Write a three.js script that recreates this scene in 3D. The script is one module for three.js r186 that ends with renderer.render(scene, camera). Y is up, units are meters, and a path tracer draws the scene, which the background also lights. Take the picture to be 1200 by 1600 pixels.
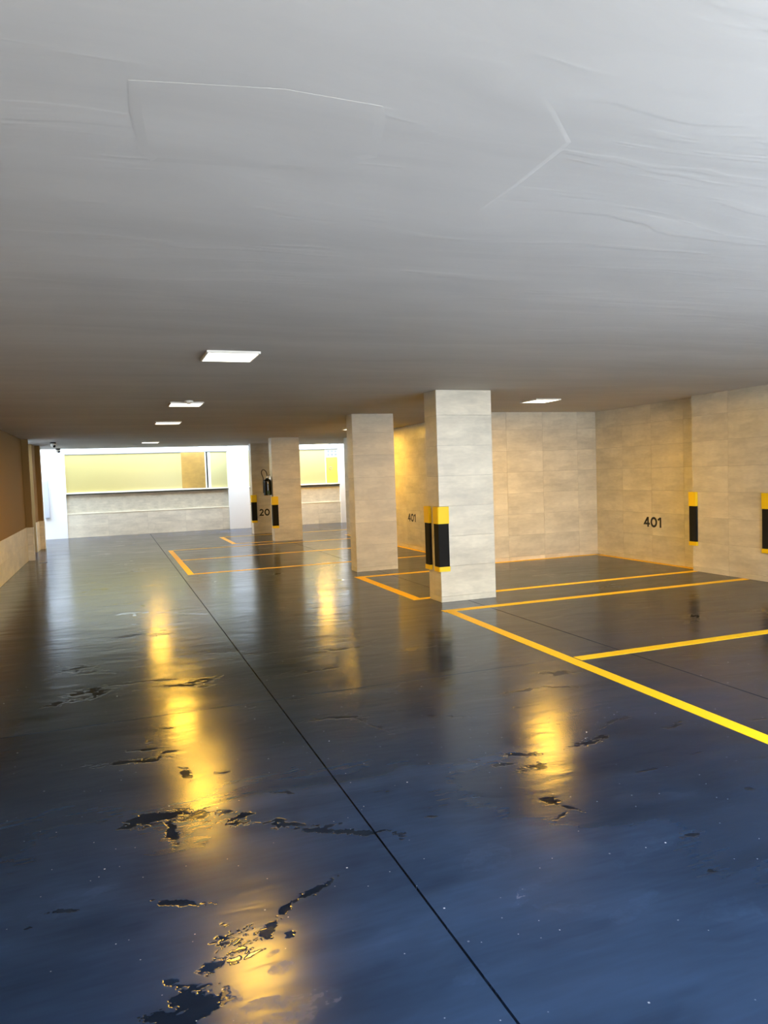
import * as THREE from 'three';
import { RectAreaLightUniformsLib } from 'three/addons/lights/RectAreaLightUniformsLib.js';
import { RoundedBoxGeometry } from 'three/addons/geometries/RoundedBoxGeometry.js';
import { mergeGeometries } from 'three/addons/utils/BufferGeometryUtils.js';

// ---------------------------------------------------------------- camera, sky, exposure
RectAreaLightUniformsLib.init();
const scene = new THREE.Scene();
const camera = new THREE.PerspectiveCamera(69.9993, 1200 / 1600, 0.05, 200);
camera.position.set(0, 1.55, 0);
camera.rotation.set(-0.0525443, -0.354469, -0.0342885, 'YXZ');
const SKY = 12.0;                                           // even, pale blue open sky
scene.background = new THREE.Color().setRGB(0.69 * SKY, 0.84 * SKY, 1.02 * SKY);
const sun = new THREE.DirectionalLight(new THREE.Color().setRGB(1.0, 0.97, 0.93), 58);   // high, behind the building: lights the forecourt only
sun.position.set(-21, 36, -20); sun.target.position.set(0, 0, 0); sun.castShadow = true;
Object.assign(sun.shadow.camera, { left: -40, right: 40, top: 40, bottom: -40, near: 1, far: 120 }); sun.shadow.mapSize.set(4096, 4096);
scene.add(sun, sun.target);
scene.environment = null;
const LAMP = 165;                                           // radiance of the square ceiling lamps
const LAMP_RGB = [1.0, 0.54, 0.04];                        // warm white
const renderer = new THREE.WebGLRenderer();
renderer.toneMapping = THREE.LinearToneMapping;
renderer.toneMappingExposure = 1.0;
renderer.shadowMap.enabled = true;

// ---------------------------------------------------------------- helpers
const rng = (s) => () => { s = (s + 0x6d2b79f5) | 0; let t = Math.imul(s ^ (s >>> 15), 1 | s); t = (t + Math.imul(t ^ (t >>> 7), 61 | t)) ^ t; return ((t ^ (t >>> 14)) >>> 0) / 4294967296; };
const used = {};
const numbered = (n) => { const k = used[n] = (used[n] ?? -1) + 1; return k ? `${n}_${String(k).padStart(3, '0')}` : n; };
const clamp = (x, a = 0, b = 1) => Math.min(b, Math.max(a, x));
const smooth = (a, b, x) => { const t = clamp((x - a) / (b - a)); return t * t * (3 - 2 * t); };
const lerp = (a, b, t) => a + (b - a) * t;
function lit(o) { o.castShadow = true; o.receiveShadow = true; return o; }
function mesh(name, geometry, material, parent, top) {
  const m = lit(new THREE.Mesh(geometry, material));
  m.name = top || parent === scene ? numbered(name) : name;
  (parent ?? scene).add(m);
  return m;
}
function part(name, geometry, material, parent) {           // parts of one thing are numbered within it
  const n = parent.children.filter((c) => c.name === name || c.name.startsWith(name + '_0')).length;
  const m = lit(new THREE.Mesh(geometry, material));
  m.name = n ? `${name}_${String(n).padStart(3, '0')}` : name;
  parent.add(m);
  return m;
}
function struct(name) { const g = new THREE.Group(); g.name = name; g.userData.kind = 'structure'; scene.add(g); return g; }
function thing(name, label, category, pos = [0, 0, 0], turn = 0, group) {
  const g = new THREE.Group(); g.name = numbered(name); g.position.set(...pos); g.rotation.y = turn;
  g.userData = { label, category }; if (group) g.userData.group = group;
  scene.add(g); return g;
}
const box = (x0, x1, y0, y1, z0, z1) => {                   // uv in metres on every face
  const g = new THREE.BoxGeometry(x1 - x0, y1 - y0, z1 - z0); g.translate((x0 + x1) / 2, (y0 + y1) / 2, (z0 + z1) / 2);
  const p = g.attributes.position, n = g.attributes.normal, uv = g.attributes.uv;
  for (let i = 0; i < p.count; i++) {
    if (Math.abs(n.getY(i)) > 0.5) uv.setXY(i, p.getX(i), p.getZ(i));
    else if (Math.abs(n.getX(i)) > 0.5) uv.setXY(i, p.getZ(i), p.getY(i));
    else uv.setXY(i, p.getX(i), p.getY(i));
  }
  return g;
};

// periodic value noise: f(x, y) repeats every P cells
function noise(seed, P, Q = P) {
  const r = rng(seed), t = new Float32Array(P * Q).map(() => r());
  return (x, y) => {
    const xi = Math.floor(x), yi = Math.floor(y), fx = x - xi, fy = y - yi;
    const u = fx * fx * (3 - 2 * fx), v = fy * fy * (3 - 2 * fy);
    const a = ((xi % P) + P) % P, b = (a + 1) % P, c = (((yi % Q) + Q) % Q) * P, d = ((((yi + 1) % Q) + Q) % Q) * P;
    return lerp(lerp(t[c + a], t[c + b], u), lerp(t[d + a], t[d + b], u), v);
  };
}
function fbm(seed, P, Q, octaves, gain = 0.5) {             // u, v in 0..1 over one period
  const ns = []; let norm = 0;
  for (let k = 0; k < octaves; k++) { ns.push([noise(seed + k * 17, P << k, Q << k), P << k, Q << k, gain ** k]); norm += gain ** k; }
  return (u, v) => { let s = 0; for (const [n, p, q, a] of ns) s += a * n(u * p, v * q); return s / norm; };
}
function dataTexture(data, w, h, srgb, type) {
  const t = type === 'float4' ? new THREE.DataTexture(data, w, h, THREE.RGBAFormat, THREE.FloatType) : type === 'float' ? new THREE.DataTexture(data, w, h, THREE.RedFormat, THREE.FloatType) : new THREE.DataTexture(data, w, h);
  t.wrapS = t.wrapT = THREE.RepeatWrapping; t.magFilter = THREE.LinearFilter; t.minFilter = THREE.LinearFilter;
  if (srgb) t.colorSpace = THREE.SRGBColorSpace;
  t.needsUpdate = true; return t;
}

// ---------------------------------------------------------------- materials
// cement-look porcelain: clouds, long horizontal trowel strokes, a few pale arcs; one period is 2.8 m
function cementMaps() {
  const N = 1024, col = new Uint8Array(N * N * 4), rough = new Uint8Array(N * N * 4);
  const cloud = fbm(11, 5, 5, 5), stroke = fbm(23, 6, 40, 4, 0.6), fine = fbm(31, 64, 200, 2), patch = fbm(47, 9, 16, 3);
  for (let y = 0, i = 0; y < N; y++) for (let x = 0; x < N; x++, i += 4) {
    const u = x / N, v = y / N, w = (cloud(u, v) - 0.5) * 0.03;
    let k = 1 + (cloud(u, v) - 0.5) * 0.18 + (stroke(u + w, v + w) - 0.5) * 0.13 + (fine(u, v) - 0.5) * 0.05;
    k += smooth(0.56, 0.66, patch(u + w, v)) * 0.03 - smooth(0.60, 0.72, 1 - patch(u, v + w)) * 0.03;
    col[i] = clamp(k * 207, 0, 255); col[i + 1] = clamp(k * 200, 0, 255); col[i + 2] = clamp(k * 182, 0, 255); col[i + 3] = 255;
    const r = clamp(0.36 + (stroke(u + w, v + w) - 0.5) * 0.10 + (cloud(u, v) - 0.5) * 0.06) * 255;
    rough[i] = rough[i + 1] = rough[i + 2] = r; rough[i + 3] = 255;
  }
  return [dataTexture(col, N, N, true), dataTexture(rough, N, N)];
}
const [cementCol, cementRough] = cementMaps();
const tileMats = [[1, 1, 1], [0.985, 0.985, 0.98], [1.0, 0.99, 0.975]].map((c) => new THREE.MeshStandardMaterial({ color: new THREE.Color().setRGB(...c), map: cementCol, roughnessMap: cementRough, roughness: 1 }));
const grout = new THREE.MeshStandardMaterial({ color: 0x8d867a, roughness: 0.95 });

// skim-coated painted ceiling: strokes of the trowel as relief, one period is 4 m
function ceilingMaps() {
  const N = 1024, bump = new Float32Array(N * N), col = new Uint8Array(N * N * 4);
  const broad = fbm(101, 3, 7, 4), stroke = fbm(113, 5, 44, 4, 0.55), grain = fbm(131, 200, 300, 2), tone = fbm(149, 3, 9, 4);
  for (let y = 0, i = 0; y < N; y++) for (let x = 0; x < N; x++, i++) {
    const u = x / N, v = y / N, w = (broad(u, v) - 0.5) * 0.10;
    const s = stroke(u + w * 0.4, v + w);
    bump[i] = broad(u, v) * 0.62 + s * 0.16 + smooth(0.58, 0.66, s) * 0.05 + grain(u, v) * 0.012;
    const k = 1 + (tone(u, v + w) - 0.5) * 0.10 + (s - 0.5) * 0.05;
    col[i * 4] = clamp(k * 196, 0, 255); col[i * 4 + 1] = clamp(k * 191, 0, 255); col[i * 4 + 2] = clamp(k * 184, 0, 255); col[i * 4 + 3] = 255;
  }
  return [dataTexture(bump, N, N, false, 'float'), dataTexture(col, N, N, true)];
}
const [ceilBump, ceilCol] = ceilingMaps();
for (const t of [ceilBump, ceilCol]) t.repeat.set(1 / 4, 1 / 4);
const ceilMat = new THREE.MeshStandardMaterial({ map: ceilCol, bumpMap: ceilBump, bumpScale: 0.010, roughness: 0.75 });
const skimMat = new THREE.MeshStandardMaterial({ map: ceilCol, roughness: 0.7 });

// dark glossy sealed concrete. One period of the maps is 5.65 m; u from x = -1.7, v from z = -6.7 forwards.
const FX = -1.7, FZ = -6.7, FS = 5.65;
function floorMaps() {
  const N = 2048, bump = new Float32Array(N * N), col = new Float32Array(N * N * 4), rough = new Float32Array(N * N * 4), mark = new Float32Array(N * N), scuff = new Float32Array(N * N);
  const warpA = fbm(211, 48, 64, 5, 0.62), warpB = fbm(223, 64, 48, 5, 0.62), edge = fbm(227, 90, 140, 4, 0.85);
  // [x, z, half length, half width, angle (0 = along x), raggedness]: pools of smooth varnish, runs and trowel drags
  const pools = [
    [0.11, -3.47, 0.13, 0.07, 0.2, 0.5], [0.28, -3.43, 0.06, 0.045, 0.1, 0.9], [0.165, -3.29, 0.022, 0.10, 0.1, 0.8], [0.285, -3.94, 0.028, 0.095, 0.1, 0.5],
    [0.12, -4.23, 0.13, 0.035, -0.2, 0.9], [0.24, -4.30, 0.05, 0.03, 0.0, 0.8], [0.03, -4.25, 0.20, 0.025, -0.15, 1.1], [0.58, -5.76, 0.11, 0.07, 0.5, 1.0], [0.40, -5.68, 0.20, 0.04, -0.2, 1.0], [0.33, -5.90, 0.18, 0.025, -0.2, 1.1], [0.56, -5.58, 0.06, 0.03, 0, 0.9],
    [-0.36, -6.60, 0.12, 0.10, 0.1, 0.9], [-0.22, -6.42, 0.10, 0.035, 0.2, 1.0], [-0.22, -5.82, 0.13, 0.12, 0.4, 1.1], [-0.42, -5.62, 0.16, 0.04, 0.35, 1.0], [0.05, -5.92, 0.22, 0.025, 0.0, 1.1],
    [0.41, -3.39, 0.05, 0.025, -0.2, 0.9], [0.47, -3.33, 0.05, 0.02, 0.2, 1.0], [0.62, -3.18, 0.22, 0.02, -0.5, 1.3], [0.86, -3.0, 0.20, 0.02, -0.5, 1.3],
    [0.44, -2.46, 0.055, 0.022, 0.75, 0.8], [0.515, -2.53, 0.05, 0.018, 0.8, 0.8], [0.405, -2.41, 0.016, 0.045, 0.1, 0.9], [0.62, -2.60, 0.10, 0.016, 0.55, 0.9], [0.49, -2.382, 0.026, 0.022, 0.2, 0.45],
    [0.225, -2.325, 0.045, 0.030, 0.2, 0.8], [0.285, -2.315, 0.035, 0.022, 0.5, 0.9], [0.35, -2.325, 0.06, 0.010, 0.35, 0.7], [0.17, -2.17, 0.09, 0.07, 0.0, 0.6], [0.06, -2.10, 0.14, 0.07, 0.3, 0.8],
    [2.0, -3.42, 0.09, 0.028, -0.5, 1.0], [1.98, -3.24, 0.07, 0.03, 0.1, 1.0], [1.84, -3.34, 0.05, 0.03, -0.3, 1.2], [2.88, -4.38, 0.10, 0.022, -0.5, 1.1], [3.10, -4.68, 0.15, 0.05, -0.3, 1.0], [2.60, -4.42, 0.13, 0.025, 0, 1.2],
    [1.84, -2.86, 0.035, 0.045, 0.2, 0.8], [1.88, -2.78, 0.07, 0.014, -0.8, 0.9], [1.78, -2.72, 0.06, 0.010, 0.3, 1.0], [2.46, -3.42, 0.14, 0.035, 0.15, 1.0], [2.75, -3.62, 0.10, 0.02, 0.3, 1.2],
    [1.25, -4.44, 0.16, 0.018, -0.2, 1.4], [1.42, -4.25, 0.018, 0.15, 0.3, 1.4], [1.5, -5.6, 0.2, 0.03, 0.1, 1.2], [1.9, -6.2, 0.24, 0.04, -0.1, 1.2], [2.4, -5.9, 0.14, 0.05, 0.2, 1.1], [1.2, -6.4, 0.2, 0.03, -0.2, 1.2],
  ];
  const r = rng(5);
  for (let k = 0; k < 60; k++) { const s = r(); pools.push([FX + r() * FS, FZ + r() * FS, 0.01 + s * s * 0.10, 0.006 + r() * 0.014, (r() - 0.5) * 1.2, 1.1]); }
  for (let k = 0; k < 70; k++) pools.push([0.33 + (r() + r() - 1) * 0.12, -2.42 + (r() + r() - 1) * 0.12, 0.004 + r() * 0.010, 0.003 + r() * 0.004, 0.5 + (r() - 0.5), 0.4]);
  for (const [x, z, a, b, turn, rag] of pools) {
    const R = Math.max(a, b) * 1.7 + 0.02, c = Math.cos(turn), s = Math.sin(turn), i0 = Math.floor(((x - R - FX) / FS) * N), i1 = Math.ceil(((x + R - FX) / FS) * N), j0 = Math.floor(((z - R - FZ) / FS) * N), j1 = Math.ceil(((z + R - FZ) / FS) * N);
    for (let j = j0; j <= j1; j++) for (let i = i0; i <= i1; i++) {
      const u = i / N, v = j / N, wx = (warpA(u, v) - 0.5) * 0.14 * rag, wz = (warpB(u, v) - 0.5) * 0.10 * rag;
      const dx = FX + u * FS - x + wx * Math.min(1, a * 14), dz = FZ + v * FS - z + wz * Math.min(1, Math.max(b * 12, a * 3)), p = dx * c - dz * s, q = dx * s + dz * c;
      const d = 1 - Math.sqrt((p / a) ** 2 + (q / b) ** 2) + (edge(u, v) - 0.5) * 3.4 * Math.max(rag, 0.6), at = ((j % N) + N) % N * N + (((i % N) + N) % N);
      mark[at] = Math.max(mark[at], smooth(-0.02, 0.10, d));
    }
  }
  // dried wash marks: dull, slightly paler skins with a clear outline
  const washes = [[0.36, -2.085, 0.16, 0.030, -0.12, 0.5], [0.265, -2.12, 0.030, 0.10, 0.1, 0.5], [0.36, -2.00, 0.13, 0.045, 0.0, 0.4], [0.50, -2.05, 0.07, 0.05, 0.0, 0.4], [0.43, -2.23, 0.045, 0.03, 0.2, 0.7], [0.42, -2.31, 0.03, 0.015, 0.3, 0.6],
    [1.36, -2.28, 0.14, 0.035, 0.5, 1.0], [1.42, -2.14, 0.12, 0.03, -0.5, 1.0], [1.92, -2.34, 0.22, 0.05, 0.3, 1.2], [1.93, -1.90, 0.12, 0.06, 0.1, 1.2], [1.33, -2.55, 0.14, 0.07, 0.4, 1.2], [2.3, -2.7, 0.22, 0.06, -0.2, 1.2], [1.66, -2.05, 0.15, 0.04, 0.4, 1.2], [0.95, -1.95, 0.10, 0.03, 0.2, 1.1], [-0.2, -2.9, 0.2, 0.05, 0.4, 1.2], [0.1, -1.85, 0.12, 0.06, 0.1, 1.0], [2.8, -3.9, 0.25, 0.08, 0.2, 1.2]];
  for (const [x, z, a, b, turn, rag] of washes) {
    const R = Math.max(a, b) * 1.7 + 0.02, c = Math.cos(turn), s = Math.sin(turn), i0 = Math.floor(((x - R - FX) / FS) * N), i1 = Math.ceil(((x + R - FX) / FS) * N), j0 = Math.floor(((z - R - FZ) / FS) * N), j1 = Math.ceil(((z + R - FZ) / FS) * N);
    for (let j = j0; j <= j1; j++) for (let i = i0; i <= i1; i++) {
      const u = i / N, v = j / N, dx = FX + u * FS - x + (warpA(u, v) - 0.5) * 0.10 * rag, dz = FZ + v * FS - z + (warpB(u, v) - 0.5) * 0.08 * rag, p = dx * c - dz * s, q = dx * s + dz * c;
      const d = 1 - Math.sqrt((p / a) ** 2 + (q / b) ** 2), at = ((j % N) + N) % N * N + (((i % N) + N) % N);
      scuff[at] = Math.max(scuff[at], smooth(0, 0.12, d) * clamp(edge(u, v) * 2.4 - 0.7) * (rag > 0.9 ? 0.35 : 0.8));
    }
  }
  const cloud = fbm(307, 6, 6, 5), drag = fbm(311, 10, 46, 4, 0.6), ripple = fbm(331, 14, 30, 3, 0.5), pebble = fbm(337, 90, 130, 3), haze = fbm(347, 9, 12, 5, 0.6), hair = fbm(353, 40, 400, 2), streak = fbm(359, 60, 220, 4, 0.7), where = fbm(367, 7, 7, 2);
  for (let y = 0, i = 0; y < N; y++) for (let x = 0; x < N; x++, i++) {
    const u = x / N, v = y / N, w = (cloud(u, v) - 0.5) * 0.04, d = drag(u + w, v + w * 1.5), c = cloud(u, v), hz = smooth(0.44, 0.84, haze(u + w, v));
    const st = smooth(0.74, 0.77, streak(u + w, v + w)) * smooth(0.54, 0.66, where(u, v));
    const m = mark[i], sc = scuff[i];
    bump[i] = ripple(u + w, v + w) * 0.54 + d * 0.30 + pebble(u, v) * 0.045 * (1 - m) - m * 0.13 + sc * 0.02;
    let k = 1 + (c - 0.5) * 0.5 + (d - 0.5) * 0.35 + hz * 0.18 + sc * 0.30 - m * 0.42 + (hair(u, v) - 0.5) * 0.10;
    k *= k; col[i * 4] = k * 0.0112; col[i * 4 + 1] = k * 0.0218; col[i * 4 + 2] = k * 0.0450; col[i * 4 + 3] = 1;     // linear values
    let ro = 0.195 + (c - 0.5) * 0.06 + (d - 0.5) * 0.09;
    ro = lerp(ro, 0.07, m); ro = lerp(ro, 0.40, sc * 0.8);
    rough[i * 4] = rough[i * 4 + 1] = rough[i * 4 + 2] = clamp(ro); rough[i * 4 + 3] = 1;
  }
  const rs = rng(77);                                       // flecks of dust and splashed paint
  for (let k = 0; k < 700; k++) {
    const px = Math.floor(rs() * N), py = Math.floor(rs() * N), big = rs() > 0.93 ? 1 : 0, b = 0.35 + rs() * 0.65;
    for (let dy = 0; dy <= big; dy++) for (let dx = 0; dx <= big; dx++) { const at = (((py + dy) % N) * N + ((px + dx) % N)) * 4; for (let ch = 0; ch < 3; ch++) col[at + ch] = lerp(col[at + ch], 0.6, b * b); rough[at + 1] = 0.8; }
  }
  return [dataTexture(col, N, N, false, 'float4'), dataTexture(rough, N, N, false, 'float4'), dataTexture(bump, N, N, false, 'float')];
}
const [floorCol, floorRough, floorBump] = floorMaps();
const floorMat = new THREE.MeshPhysicalMaterial({ ior: 1.28, map: floorCol, roughnessMap: floorRough, roughness: 1, bumpMap: floorBump, bumpScale: 0.0042 });
const jointMat = new THREE.MeshStandardMaterial({ color: 0x0b0b0c, roughness: 0.95 });

const M = {
  wallPaint: new THREE.MeshStandardMaterial({ color: 0x84693c, roughness: 0.8 }),
  white: new THREE.MeshStandardMaterial({ color: 0xe4e4e2, roughness: 0.7 }),
  band: new THREE.MeshStandardMaterial({ color: 0xe8e6e2, map: cementCol, roughness: 0.8 }),
  yellowPaint: new THREE.MeshStandardMaterial({ color: 0xf6c404, roughness: 0.55 }),
  yellowFoam: new THREE.MeshStandardMaterial({ color: 0xf2cc00, roughness: 0.6 }),
  blackFoam: new THREE.MeshStandardMaterial({ color: 0x050505, roughness: 0.9 }),
  digit: new THREE.MeshStandardMaterial({ color: 0x0c0b0a, roughness: 0.5 }),
  lampFrame: new THREE.MeshStandardMaterial({ color: 0xe8e4da, roughness: 0.5 }),
  diffuser: new THREE.MeshStandardMaterial({ color: 0xf4f0e6, roughness: 0.5, emissive: new THREE.Color().setRGB(1.0, 0.93, 0.76), emissiveIntensity: 3.5 }),
  cream: new THREE.MeshPhysicalMaterial({ color: 0xb2a468, roughness: 0.35, clearcoat: 0.6, clearcoatRoughness: 0.2 }),
  creamPale: new THREE.MeshPhysicalMaterial({ color: 0xb8af7c, roughness: 0.35, clearcoat: 0.6, clearcoatRoughness: 0.2 }),
  goldTile: new THREE.MeshStandardMaterial({ color: 0x8f783c, map: cementCol, roughness: 0.6 }),
  yellowDoor: new THREE.MeshStandardMaterial({ color: 0xd9bf52, roughness: 0.6 }),
  darkMetal: new THREE.MeshStandardMaterial({ color: 0x2a2824, roughness: 0.5, metalness: 0.4 }),
  greyFrame: new THREE.MeshStandardMaterial({ color: 0x8d8f8c, roughness: 0.5 }),
  ledge: new THREE.MeshStandardMaterial({ color: 0xe9e4cf, roughness: 0.5 }),
  pavement: new THREE.MeshStandardMaterial({ color: 0x9a9fa6, roughness: 0.9 }),
  facade: new THREE.MeshStandardMaterial({ color: 0xd6d3cc, roughness: 0.9 }),
  concrete: new THREE.MeshStandardMaterial({ color: 0x8b8984, roughness: 0.9 }),
  blackGloss: new THREE.MeshStandardMaterial({ color: 0x0b0d0c, roughness: 0.18 }),
  rubber: new THREE.MeshStandardMaterial({ color: 0x160d0a, roughness: 0.6 }),
  steel: new THREE.MeshStandardMaterial({ color: 0xb8b8b4, roughness: 0.3, metalness: 0.9 }),
  labelGreen: new THREE.MeshStandardMaterial({ color: 0x123a1c, roughness: 0.5 }),
  labelWhite: new THREE.MeshStandardMaterial({ color: 0xd8d8d4, roughness: 0.5 }),
  shade_strip: new THREE.MeshStandardMaterial({ color: 0xb6bac4, roughness: 0.5 }),
  clear: new THREE.MeshPhysicalMaterial({ color: 0xffffff, roughness: 0.02, transmission: 1, thickness: 0, ior: 1.5 }),
};

// ---------------------------------------------------------------- dimensions (metres; the floor is y = 0, the garage runs along -z)
const CEIL = 2.503, ROW0 = 0.069, ROW = 0.3565, SLAB_FAR = -21.6, SLAB_NEAR = -1.0;
const rows = [0.001, ROW0]; for (let k = 1; k <= 6; k++) rows.push(ROW0 + ROW * k); rows.push(CEIL);

// ---------------------------------------------------------------- tiles
const pick = rng(9), tileGeoms = new Map();
function tileGeometry(w, h, t, variant) {
  const key = [w.toFixed(3), h.toFixed(3), t, variant].join();
  if (!tileGeoms.has(key)) {
    const r = rng(variant * 91 + 3), ou = r(), ov = r(), g = new THREE.BoxGeometry(w, h, t), p = g.attributes.position, uv = g.attributes.uv;
    for (let i = 0; i < p.count; i++) uv.setXY(i, p.getX(i) / 2.8 + ou, p.getY(i) / 2.8 + ov);
    tileGeoms.set(key, g);
  }
  return tileGeoms.get(key);
}
// tiles on a vertical face: base point, turn about y (local +x runs along the face, +z out of it), joints along it and up it
function tileFace(parent, x, z, turn, us, vs, t = 0.012, gap = 0.0025) {
  const c = Math.cos(turn), s = Math.sin(turn);
  for (let a = 0; a + 1 < us.length; a++) for (let b = 0; b + 1 < vs.length; b++) {
    const w = us[a + 1] - us[a] - gap, h = vs[b + 1] - vs[b] - gap; if (w < 0.01) continue;
    const m = part('tile', tileGeometry(w, h, t, Math.floor(pick() * 14)), tileMats[Math.floor(pick() * 3)], parent);
    const u = (us[a] + us[a + 1]) / 2, proud = t / 2 + (pick() - 0.5) * 0.0008;
    m.position.set(x + u * c + proud * s, (vs[b] + vs[b + 1]) / 2, z - u * s + proud * c); m.rotation.y = turn;
  }
}
const steps = (from, to, step, start = from) => { const a = [from]; for (let v = start > from ? start : start + step; v < to - 0.02; v += step) a.push(v); a.push(to); return a; };

// ---------------------------------------------------------------- floor: slabs between saw-cut joints
{
  const floor = struct('floor');
  const bed = box(-4.2, 8.3, -0.30, -0.014, -24.2, SLAB_NEAR); mesh('joint_bed', bed, jointMat, floor);
  const xs = [-4.2, 0.99, 3.93, 8.3], zs = [-24.2, -16.6, -10.8, -5.0, SLAB_NEAR], gx = 0.0045, gz = 0.003;
  for (let a = 0; a < 3; a++) for (let b = 0; b < 4; b++) {
    const x0 = xs[a] + (a ? gx : 0), x1 = xs[a + 1] - (a < 2 ? gx : 0), z0 = zs[b] + (b ? gz : 0), z1 = zs[b + 1] - (b < 3 ? gz : 0);
    const g = box(x0, x1, -0.0139, 0, z0, z1), p = g.attributes.position, uv = g.attributes.uv;
    for (let i = 0; i < p.count; i++) uv.setXY(i, (p.getX(i) - FX) / FS, (p.getZ(i) - FZ) / FS);
    part('concrete_slab', g, floorMat, floor);
  }
}
// ---------------------------------------------------------------- ceiling slab with its skim-coat repairs
{
  const ceiling = struct('ceiling');
  mesh('slab', box(-1.9, 8.3, CEIL, CEIL + 0.35, SLAB_FAR, SLAB_NEAR), ceilMat, ceiling);
  const skim = (pts, d) => {
    const s = new THREE.Shape(pts.map(([x, z]) => new THREE.Vector2(x, z)));
    const g = new THREE.ExtrudeGeometry(s, { depth: d, bevelEnabled: true, bevelThickness: 0.0005, bevelSize: 0.03, bevelSegments: 1 });
    g.rotateX(Math.PI / 2); g.translate(0, CEIL, 0);       // shape y becomes z, the depth hangs down
    part('plaster_patch', g, skimMat, ceiling);
  };
  skim([[0.115, -1.90], [0.120, -2.02], [0.150, -2.25], [0.175, -2.29], [0.40, -2.26], [0.705, -2.215], [0.725, -2.18], [0.73, -2.125], [0.765, -2.10], [0.715, -1.90], [0.690, -1.85], [0.45, -1.84]], 0.0006);
  // a wedge of filler that runs out to nothing on its left side
  const rim = [[1.085, -1.66], [1.30, -1.865], [1.313, -2.197], [1.31, -2.446]], out = [[0.80, -1.60], [0.78, -1.85], [0.80, -2.20], [0.85, -2.50]], pos = [], index = [];
  for (let k = 0; k < 4; k++) { pos.push(out[k][0], CEIL + 0.0004, out[k][1], rim[k][0], CEIL - [0.0004, 0.0012, 0.0022, 0.0010][k], rim[k][1], rim[k][0] + 0.022, CEIL + 0.0004, rim[k][1] + 0.004); }
  for (let k = 0; k < 3; k++) for (const q of [0, 1]) { const a = k * 3 + q; index.push(a, a + 1, a + 3, a + 1, a + 4, a + 3); }
  const wedge = new THREE.BufferGeometry(); wedge.setAttribute('position', new THREE.Float32BufferAttribute(pos, 3));
  wedge.setAttribute('uv', new THREE.Float32BufferAttribute(pos.flatMap((_, i) => (i % 3 ? [] : [pos[i], pos[i + 2]])), 2)); wedge.setIndex(index);
  const flat = wedge.toNonIndexed(); flat.computeVertexNormals(); if (flat.attributes.normal.getY(0) > 0) { wedge.index.array.reverse(); }
  const w2 = wedge.toNonIndexed(); w2.computeVertexNormals(); part('plaster_patch', w2, skimMat, ceiling);
}
// ---------------------------------------------------------------- left wall: painted above a tiled dado, two piers with a gap between
{
  const wall = struct('wall_left');
  mesh('wall_body', box(-1.90, -1.70, 0, CEIL, -16.75, SLAB_NEAR), M.wallPaint, wall);
  mesh('stub_body', box(-1.90, -1.70, 0, CEIL, -19.45, -18.68), M.wallPaint, wall);
  const dado = [0.001, ROW0 + 0.27, 0.69];
  tileFace(wall, -1.70, SLAB_NEAR, Math.PI / 2, steps(0, SLAB_NEAR + 16.64, 0.70), dado);
  tileFace(wall, -1.70, -18.68, Math.PI / 2, steps(0, 0.77, 0.70), dado);
  const pier = (x0, x1, z0, z1, nm) => {
    mesh(nm, box(x0, x1, 0, CEIL, z0, z1), M.wallPaint, wall);
    tileFace(wall, x0, z1, 0, [0, x1 - x0], dado);
    tileFace(wall, x1, z1, Math.PI / 2, [0, z1 - z0], dado);
  };
  pier(-1.71, -1.578, -16.75, -16.65, 'pier');
  pier(-1.73, -1.60, -19.70, -19.45, 'pier_001');
}
// ---------------------------------------------------------------- right wall: bay wall, broad pilaster, and on towards the entrance
{
  const wall = struct('wall_right');
  mesh('wall_body', box(8.012, 8.3, 0, CEIL, -24.2, SLAB_NEAR), grout, wall);
  tileFace(wall, 8.012, -8.28, -Math.PI / 2, steps(-2.5, 0, 0.70).map((v) => v), rows);
  const pil = struct('wall_pilaster');
  mesh('wall_body', box(7.782, 8.0, 0, CEIL, -8.268, -6.957), grout, pil);
  tileFace(pil, 7.782, -6.957, -Math.PI / 2, [-1.311, -0.66, 0], rows);
  tileFace(pil, 7.782, -6.957, 0, [0, 0.218], rows); tileFace(pil, 8.0, -8.268, Math.PI, [0, 0.218], rows);
  tileFace(wall, 8.012, 0, -Math.PI / 2, steps(-6.94, SLAB_NEAR, 0.70), rows);
}
// ---------------------------------------------------------------- stair core: its front closes the bay, its side carries the second number
{
  const wall = struct('wall_rear');
  mesh('wall_body', box(5.692, 8.012, 0, CEIL, -18.2, -10.792), grout, wall);
  tileFace(wall, 5.692, -10.792, 0, [-0.011, 0.523, 1.223, 1.923, 2.32], rows);
  tileFace(wall, 5.692, -10.792, -Math.PI / 2, steps(-7.4, 0, 0.70), rows);
}
// ---------------------------------------------------------------- the open forecourt before the garage mouth, where the camera stands
{
  const wall = struct('wall_added_near');  // unseen walls, added to block daylight from the left
  mesh('wall_body', box(-1.9, 1.8, -0.3, 3.2, 0.45, 0.65), M.concrete, wall);
  mesh('boundary', box(-1.9, -1.7, -0.3, 3.2, SLAB_NEAR + 0.02, 9), M.concrete, wall);
  const house = struct('wall_added_opposite');                          // unseen house front, added to bounce sunlight in and block low sky
  mesh('added_house_front', box(-14, 32, -0.3, 6, 10, 10.4), M.facade, house);
  const court = struct('forecourt');
  mesh('pavement', box(-30, 40, -0.3, -0.004, SLAB_NEAR + 0.01, 50), M.pavement, court);
}
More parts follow.
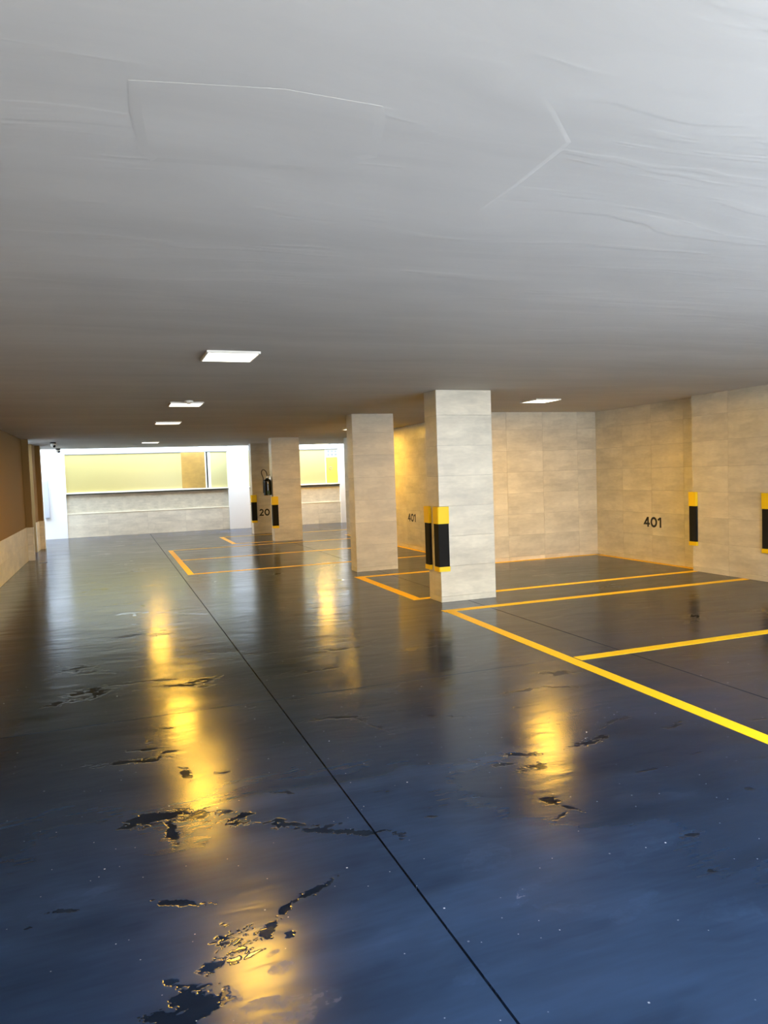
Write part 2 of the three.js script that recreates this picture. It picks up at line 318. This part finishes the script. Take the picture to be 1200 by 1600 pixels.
// ---------------------------------------------------------------- far wall across the light well
const FW = -22.85;
{
  const wall = struct('wall_far');
  mesh('wall_body', box(-4.2, 8.3, 0, 1.233, FW - 0.25, FW - 0.05), M.band, wall);
  mesh('lintel', box(-4.2, 8.3, 2.415, 5.6, FW - 0.25, FW - 0.02), M.white, wall);
  mesh('pilaster', box(-2.0, -1.25, 0, 5.6, FW - 0.05, FW + 0.05), M.white, wall);
  mesh('pilaster_001', box(3.36, 4.0, 0, 5.6, FW - 0.05, FW + 0.05), M.white, wall);
  mesh('pilaster_002', box(6.95, 8.0, 0, 5.6, FW - 0.05, FW + 0.05), M.white, wall);
  mesh('pilaster_back', box(-2.0, -1.25, 1.233, 2.415, FW - 0.25, FW - 0.05), M.white, wall);
  mesh('pilaster_back_001', box(3.36, 4.0, 1.233, 2.415, FW - 0.25, FW - 0.05), M.white, wall);
  mesh('pilaster_back_002', box(6.95, 8.3, 1.233, 2.415, FW - 0.25, FW - 0.05), M.white, wall);
  for (const [a, b] of [[-4.2, -2.0], [-1.25, 3.36], [4.0, 6.95]]) {
    mesh('plinth', box(a, b, 0, 0.676, FW - 0.05, FW), grout, wall);
    mesh('plinth_cap', box(a, b, 0.678, 0.70, FW - 0.05, FW + 0.02), M.ledge, wall);
    tileFace(wall, a, FW, 0, steps(0, b - a, 1.1), [0.001, 0.34, 0.68]);
  }
  // side walls of the open strip beyond the left piers
  mesh('wall_body', box(-4.2, -4.0, 0, 9, -24.2, -16.4), M.white, struct('wall_alley_side'));  // unseen wall, raised to keep the sun off the strip floor
  mesh('wall_body', box(-4.0, -1.9, 0, 3.3, -16.6, -16.4), M.white, struct('wall_alley_end'));
  for (const [a, b, n] of [[-4.2, -2.0, 1], [-1.25, 3.36, 2], [4.0, 6.95, 3]]) {
    const win = struct('window_' + n);
    mesh('sill', box(a + 0.01, b, 1.262, 1.30, FW - 0.16, FW + 0.03), M.ledge, win);
    mesh('sill_shade', box(a + 0.01, b, 1.234, 1.262, FW - 0.12, FW + 0.015), M.darkMetal, win);  // dark strip paints the shadow line under the sill
    mesh('head_frame', box(a + 0.01, b, 2.395, 2.414, FW - 0.10, FW - 0.03), M.greyFrame, win);
    const pane = (x0, x1, z, mat, nm = 'glass_panel') => part(nm, box(x0, x1, 1.301, 2.394, FW + z - 0.008, FW + z), mat, win);
    if (n === 1) { pane(a + 0.01, -3.1, -0.06, M.cream); pane(-3.09, b, -0.06, M.cream); }
    if (n === 2) {
      pane(-1.245, 1.995, -0.06, M.cream); pane(2.86, 3.355, -0.06, M.creamPale);
      part('frame_post', box(2.735, 2.775, 1.301, 2.394, FW - 0.10, FW - 0.05), M.darkMetal, win);
      part('frame_post', box(2.776, 2.859, 1.301, 2.394, FW - 0.10, FW - 0.06), M.ledge, win);
      part('frame_post', box(2.70, 2.734, 1.301, 2.394, FW - 0.10, FW - 0.06), M.ledge, win);
    }
    if (n === 3) {
      pane(4.005, 6.50, -0.06, M.creamPale);
      part('frame_post', box(6.50, 6.53, 1.301, 2.394, FW - 0.09, FW - 0.05), M.ledge, win);
      part('blind', box(6.531, 6.93, 1.301, 2.14, FW - 0.075, FW - 0.06), M.yellowDoor, win);
      part('transom', box(6.531, 6.93, 2.14, 2.394, FW - 0.075, FW - 0.06), M.ledge, win);
      for (let k = 0; k < 3; k++) for (let j = 0; j < 2; j++) part('small_pane', box(6.585 + k * 0.12, 6.665 + k * 0.12, 2.185 + j * 0.105, 2.265 + j * 0.10, FW - 0.065, FW - 0.055), M.greyFrame, win);
      const ring = new THREE.TorusGeometry(0.045, 0.008, 8, 24); ring.translate(6.68, 1.78, FW - 0.05); part('ring_pull', ring, M.greyFrame, win);
    }
  }
  // the passage seen through the open sash: a warm tiled wall
  const back = struct('wall_passage');
  mesh('wall_body', box(1.5, 3.3, 0, 3.3, FW - 1.0, FW - 0.8), M.goldTile, back);
}

// ---------------------------------------------------------------- columns
function column(label, x, z, w, d) {
  const g = thing('column', label, 'column', [x, 0, z]);    // base at the left corner of its front face
  const t = 0.012;
  part('core', box(t, w - t, 0, CEIL, -d + t, -t), grout, g);
  tileFace(g, 0, -t, 0, [0, w], rows, t); tileFace(g, w, -d + t, Math.PI, [0, w], rows, t);
  tileFace(g, t, -d + t, -Math.PI / 2, [0, d - 2 * t], rows, t); tileFace(g, w - t, -t, Math.PI / 2, [0, d - 2 * t], rows, t);
  return g;
}
column('nearest and largest pale tiled column, at the corner of the yellow bay lines with two corner guards', 3.585, -7.82, 0.725, 0.345);
column('pale tiled column without corner guards, standing just left of the nearest column', 3.578, -10.985, 0.70, 0.29);
column('tan tiled column carrying the black fire extinguisher on its left side', 3.63, -17.46, 0.69, 0.32);
column('dark farthest column bearing the black number 20, half hidden by the column in front', 3.617, -20.18, 0.69, 0.32);

// ---------------------------------------------------------------- corner guards: black foam angle with yellow ends
function lShape(leg, t, r) {                               // in the plan of the corner: the corner at 0,0, wall along +x and -y
  const s = new THREE.Shape(); s.moveTo(0, 0); s.lineTo(leg, 0); s.lineTo(leg, t - r); s.lineTo(leg - r, t); s.lineTo(-t + r, t); s.lineTo(-t, t - r); s.lineTo(-t, -leg + r); s.lineTo(-t + r, -leg); s.lineTo(0, -leg); s.closePath(); return s;
}
function guardPiece(y0, y1, leg, t) {
  const g = new THREE.ExtrudeGeometry(lShape(leg, t, 0.008), { depth: y1 - y0, bevelEnabled: false });
  g.rotateX(-Math.PI / 2); g.rotateY(0); g.translate(0, y0, 0); return g;   // shape y becomes -z
}
const guardGeo = [guardPiece(0.372, 0.428, 0.112, 0.036), guardPiece(0.428, 0.936, 0.108, 0.030), guardPiece(0.936, 1.136, 0.112, 0.036)];
function guard(label, x, z, turn, drop = 0, group) {
  const g = thing('corner_guard', label, 'corner guard', [x, -drop, z], turn, group);
  part('yellow_end', guardGeo[0], M.yellowFoam, g); part('black_pad', guardGeo[1], M.blackFoam, g); part('yellow_end', guardGeo[2], M.yellowFoam, g);
  return g;
}
// turn 0: wall faces -z (away) and -x; the front left corner of a column (faces +z and -x) is turned a quarter
const FL = Math.PI / 2, BL = 0;
guard('black and yellow foam guard on the front left corner of the nearest column', 3.585, -7.82, FL);
guard('black and yellow foam guard on the rear left corner of the nearest column', 3.585, -8.165, BL);
guard('black and yellow corner guard on the column with the fire extinguisher', 3.63, -17.46, FL, 0.05);
guard('black and yellow corner guard left of the number 20 on the far column', 3.617, -20.18, FL, 0.055);
guard('black and yellow guard on the right wall edge beside the number 401', 7.77, -8.28, BL);
guard('black and yellow guard on the right wall, cut by the right edge of the view', 7.77, -6.945, FL);

// ---------------------------------------------------------------- painted bay lines
function line(label, x0, z0, x1, z1, w, y = 0.0015, group) {
  const L = Math.hypot(x1 - x0, z1 - z0), g = new THREE.BoxGeometry(L, y, w), m = mesh('parking_line', g, M.yellowPaint, scene, true);
  m.position.set((x0 + x1) / 2, y / 2, (z0 + z1) / 2); m.rotation.y = -Math.atan2(z1 - z0, x1 - x0);
  m.userData = { label, category: 'parking line' }; if (group) m.userData.group = group;
  return m;
}
line('long yellow line running from the nearest column to the right edge, fronting the near bays', 3.445, -7.30, 3.33, -2.45, 0.108);
line('yellow cross line between the two nearest bays, joining the long front line', 3.46, -4.955, 7.98, -4.955, 0.115, 0.0018);
line('yellow cross line just in front of the nearest column, ending at the right pilaster', 3.372, -7.33, 7.765, -7.33, 0.115, 0.0018);
line('yellow cross line behind the nearest column, ending at the guarded wall edge', 3.375, -8.215, 7.90, -8.235, 0.105, 0.0018);
line('short yellow front line between the two middle columns', 3.43, -10.38, 3.43, -8.16, 0.125);
line('yellow cross line just in front of the guardless column', 3.365, -10.43, 5.60, -10.43, 0.12, 0.0018);
line('yellow strip at the foot of the bay end wall', 5.70, -10.735, 7.95, -10.735, 0.10);
line('yellow strip at the foot of the wall with the right 401', 7.945, -10.68, 7.945, -8.29, 0.10);
line('yellow strip at the foot of the wall with the left 401', 5.63, -18.1, 5.63, -10.80, 0.08);
line('yellow front line of the far bay beside the floor joint', 1.145, -16.85, 1.145, -12.30, 0.10);
line('yellow cross line at the near end of the far bay', 1.10, -12.36, 5.585, -12.42, 0.085, 0.0018);
line('yellow cross line across the middle of the far bay', 1.195, -14.63, 5.585, -14.72, 0.085, 0.0018);
line('yellow cross line at the far end of the far bay', 1.10, -16.84, 5.585, -16.92, 0.085, 0.0018);
line('short yellow front line by the column with the extinguisher', 2.665, -19.76, 2.665, -17.50, 0.11);
line('yellow cross line running up to the foot of the extinguisher column', 2.61, -17.55, 3.60, -17.55, 0.09, 0.0018);
line('farthest yellow cross line, before the light well', 2.61, -19.76, 6.6, -19.76, 0.09, 0.0018);

// ---------------------------------------------------------------- painted numbers, cut as thin plates
function strokeGeometry(pts, t, closed) {
  const n = pts.length, L = [], R = [];
  for (let i = 0; i < n; i++) {
    const p = pts[i], a = pts[closed ? (i + n - 1) % n : Math.max(0, i - 1)], b = pts[closed ? (i + 1) % n : Math.min(n - 1, i + 1)];
    let d1 = [p[0] - a[0], p[1] - a[1]], d2 = [b[0] - p[0], b[1] - p[1]]; const l1 = Math.hypot(...d1), l2 = Math.hypot(...d2);
    if (!l1) d1 = d2; if (!l2) d2 = d1;
    const q1 = Math.hypot(...d1), q2 = Math.hypot(...d2), n1 = [-d1[1] / q1, d1[0] / q1], n2 = [-d2[1] / q2, d2[0] / q2];
    let m = [n1[0] + n2[0], n1[1] + n2[1]]; const ml = Math.hypot(...m) || 1; m = [m[0] / ml, m[1] / ml];
    const k = t / 2 / Math.max(0.45, m[0] * n1[0] + m[1] * n1[1]);
    L.push(new THREE.Vector2(p[0] + m[0] * k, p[1] + m[1] * k)); R.push(new THREE.Vector2(p[0] - m[0] * k, p[1] - m[1] * k));
  }
  let s;
  if (closed) { s = new THREE.Shape(R); s.holes.push(new THREE.Path(L)); } else s = new THREE.Shape([...L, ...R.reverse()]);
  return new THREE.ExtrudeGeometry(s, { depth: 0.002, bevelEnabled: false });
}
const T = 0.035;
const ellipse = (cx, cy, rx, ry, a0, a1, n) => Array.from({ length: n }, (_, i) => { const a = a0 + ((a1 - a0) * i) / n; return [cx + rx * Math.cos(a), cy + ry * Math.sin(a)]; });
const glyph = {
  4: [mergeGeometries([strokeGeometry([[0.089, 0.150], [0.018, 0.052], [0.138, 0.052]], T * 0.9), strokeGeometry([[0.097, 0.001], [0.097, 0.160]], T)]), 0.140],
  0: [strokeGeometry(ellipse(0.072, 0.080, 0.057, 0.066, 0, Math.PI * 2, 40), T, true), 0.144],
  1: [mergeGeometries([strokeGeometry([[0.060, 0], [0.060, 0.160]], T), strokeGeometry([[0.004, 0.118], [0.058, 0.149]], T * 0.9)]), 0.080],
  2: [strokeGeometry([...ellipse(0.062, 0.112, 0.044, 0.035, 2.85, -0.55, 14), [0.096, 0.092], [0.026, 0.015], [0.122, 0.015]], T * 0.95), 0.132],
};
function number(text, label, x, y, z, turn, gap, sx = 1, sy = 1) {
  const g = thing('bay_number', label, 'number', [x, y, z], turn); let u = 0;
  for (const ch of text) { const m = part('digit', glyph[ch][0], M.digit, g); m.position.x = u; m.scale.set(sx, sy, 1); u += glyph[ch][1] * sx + gap; }
  return g;
}
number('401', 'black number 401 on the right bay wall, beside the guarded edge', 8.0, 0.555, -9.57, -Math.PI / 2, 0.018);
number('401', 'black number 401 on the golden wall between the two middle columns', 5.68, 0.555, -13.93, -Math.PI / 2, 0.020);
number('20', 'black number 20 on the dark far column', 3.785, 0.495, -20.1795, 0, 0.016, 1.0, 1.16);

// ---------------------------------------------------------------- ceiling lamps
function lamp(label, x, z, w = 0.375, d = 0.40) {
  const g = thing('ceiling_lamp', label, 'ceiling lamp', [x, CEIL, z], 0, undefined);
  const f = 0.012, h = 0.018, fr = [box(-w / 2 - f, w / 2 + f, -h, 0, -d / 2 - f, -d / 2), box(-w / 2 - f, w / 2 + f, -h, 0, d / 2, d / 2 + f), box(-w / 2 - f, -w / 2, -h, 0, -d / 2, d / 2), box(w / 2, w / 2 + f, -h, 0, -d / 2, d / 2)];
  part('frame', mergeGeometries(fr), M.lampFrame, g);
  part('diffuser', box(-w / 2, w / 2, -h + 0.003, -0.004, -d / 2, d / 2), M.diffuser, g);
  const l = new THREE.RectAreaLight(new THREE.Color().setRGB(...LAMP_RGB), LAMP, w, d);
  l.position.set(0, -h - 0.004, 0); l.rotation.x = -Math.PI / 2; g.add(l);
  return g;
}
lamp('nearest and largest glowing square lamp in the left ceiling row', 0.905, -5.76);
lamp('second glowing lamp from the front in the left row, behind the small sensor', 0.91, -9.44);
lamp('third glowing lamp from the front in the left ceiling row', 0.905, -12.45);
lamp('farthest lamp of the left row, just before the bright light well', 0.92, -18.6);
lamp('glowing lamp over the right bay, in front of the bay end wall', 5.70, -8.92);
lamp('lamp mostly hidden behind the guardless column, lighting the golden wall', 4.77, -14.5);
lamp('farthest lamp on the right, at the ceiling edge above the light well', 5.92, -21.25);

// ---------------------------------------------------------------- small fittings
{
  const s = thing('motion_sensor', 'small round ceiling sensor right in front of the second lamp', 'sensor', [0.915, CEIL, -9.10]);
  part('base', new THREE.CylinderGeometry(0.052, 0.055, 0.016, 28).translate(0, -0.008, 0), M.lampFrame, s);
  part('lens', new THREE.SphereGeometry(0.04, 24, 12, 0, Math.PI * 2, Math.PI / 2, Math.PI / 2).scale(1, 0.6, 1).translate(0, -0.016, 0), M.lampFrame, s);
}
function dome(label, x, z, k, turn) {
  const g = thing('security_camera', label, 'security camera', [x, CEIL, z], turn);
  part('base', new THREE.CylinderGeometry(0.058 * k, 0.062 * k, 0.03 * k, 28).translate(0, -0.015 * k, 0), M.darkMetal, g);
  const ball = part('housing', new THREE.SphereGeometry(0.055 * k, 28, 18), M.lampFrame, g); ball.position.set(0, -0.062 * k, 0);
  const eye = part('lens', new THREE.SphereGeometry(0.034 * k, 20, 14), M.blackGloss, g); eye.position.set(0.012 * k, -0.083 * k, 0.026 * k);
}
dome('larger dome camera under the ceiling, beside the far left pier', -1.19, -18.0, 1.0, 0.3);
dome('smaller dome camera at the ceiling edge, before the bright light well', -1.29, -21.2, 1.0, 0.3);
{
  const g = thing('fire_extinguisher', 'black fire extinguisher with looped hose hung on the side of a far column', 'fire extinguisher', [3.53, 1.12, -17.62]);
  const prof = [[0, 0], [0.086, 0], [0.094, 0.012], [0.094, 0.33], [0.086, 0.365], [0.06, 0.392], [0.03, 0.402], [0.03, 0.42], [0, 0.42]].map(([a, b]) => new THREE.Vector2(a, b));
  part('cylinder', new THREE.LatheGeometry(prof, 32), M.blackGloss, g);
  const lab = new THREE.CylinderGeometry(0.0952, 0.0952, 0.08, 24, 1, true, -0.5, 1.0); lab.translate(0, 0.07, 0); part('label', lab, M.labelGreen, g);
  const tag = new THREE.CylinderGeometry(0.0953, 0.0953, 0.03, 12, 1, true, -0.12, 0.24); tag.translate(0, 0.30, 0); part('tag', tag, M.labelWhite, g);
  const valve = new THREE.CylinderGeometry(0.022, 0.026, 0.05, 18); valve.translate(0, 0.44, 0); part('valve', valve, M.steel, g);
  const handle = new RoundedBoxGeometry(0.11, 0.014, 0.022, 2, 0.005); handle.rotateZ(0.25); handle.translate(0.03, 0.475, 0); part('handle', handle, M.blackGloss, g);
  const grip = new RoundedBoxGeometry(0.10, 0.012, 0.020, 2, 0.005); grip.translate(0.03, 0.452, 0); part('handle', grip, M.steel, g);
  const hose = new THREE.TubeGeometry(new THREE.CatmullRomCurve3([[-0.01, 0.445, 0], [-0.005, 0.52, 0.01], [-0.045, 0.60, 0.015], [-0.10, 0.62, 0.015], [-0.135, 0.56, 0.015], [-0.125, 0.50, 0.015], [-0.10, 0.42, 0.03], [-0.105, 0.30, 0.03], [-0.107, 0.06, 0.02]].map((p) => new THREE.Vector3(...p))), 60, 0.011, 10);
  part('hose', hose, M.rubber, g);
  part('bracket', box(0.06, 0.0999, 0.34, 0.44, -0.02, 0.02), M.steel, g);
}
{
  const g = thing('painted_shade_box', 'pale grey stand-in for shade, a cabinet in the bright light well behind the left piers', 'shade_strip', [-1.755, 0.62, FW + 0.05]);  // added box; its grey-blue colour paints a shaded strip on the pilaster
  part('body', box(-0.065, 0.065, 0, 1.06, 0, 0.16), M.shade_strip, g);
  part('shade_front', box(-0.058, 0.058, 0.012, 1.048, 0.16, 0.172), M.shade_strip, g);
}
{
  const g = thing('floor_drain', 'small dark drain slot in the floor by the left piers', 'drain', [-1.36, 0, -16.05]);
  part('grate', box(-0.07, 0.07, 0.0001, 0.003, -0.05, 0.05), M.darkMetal, g);
}
renderer.render(scene, camera);
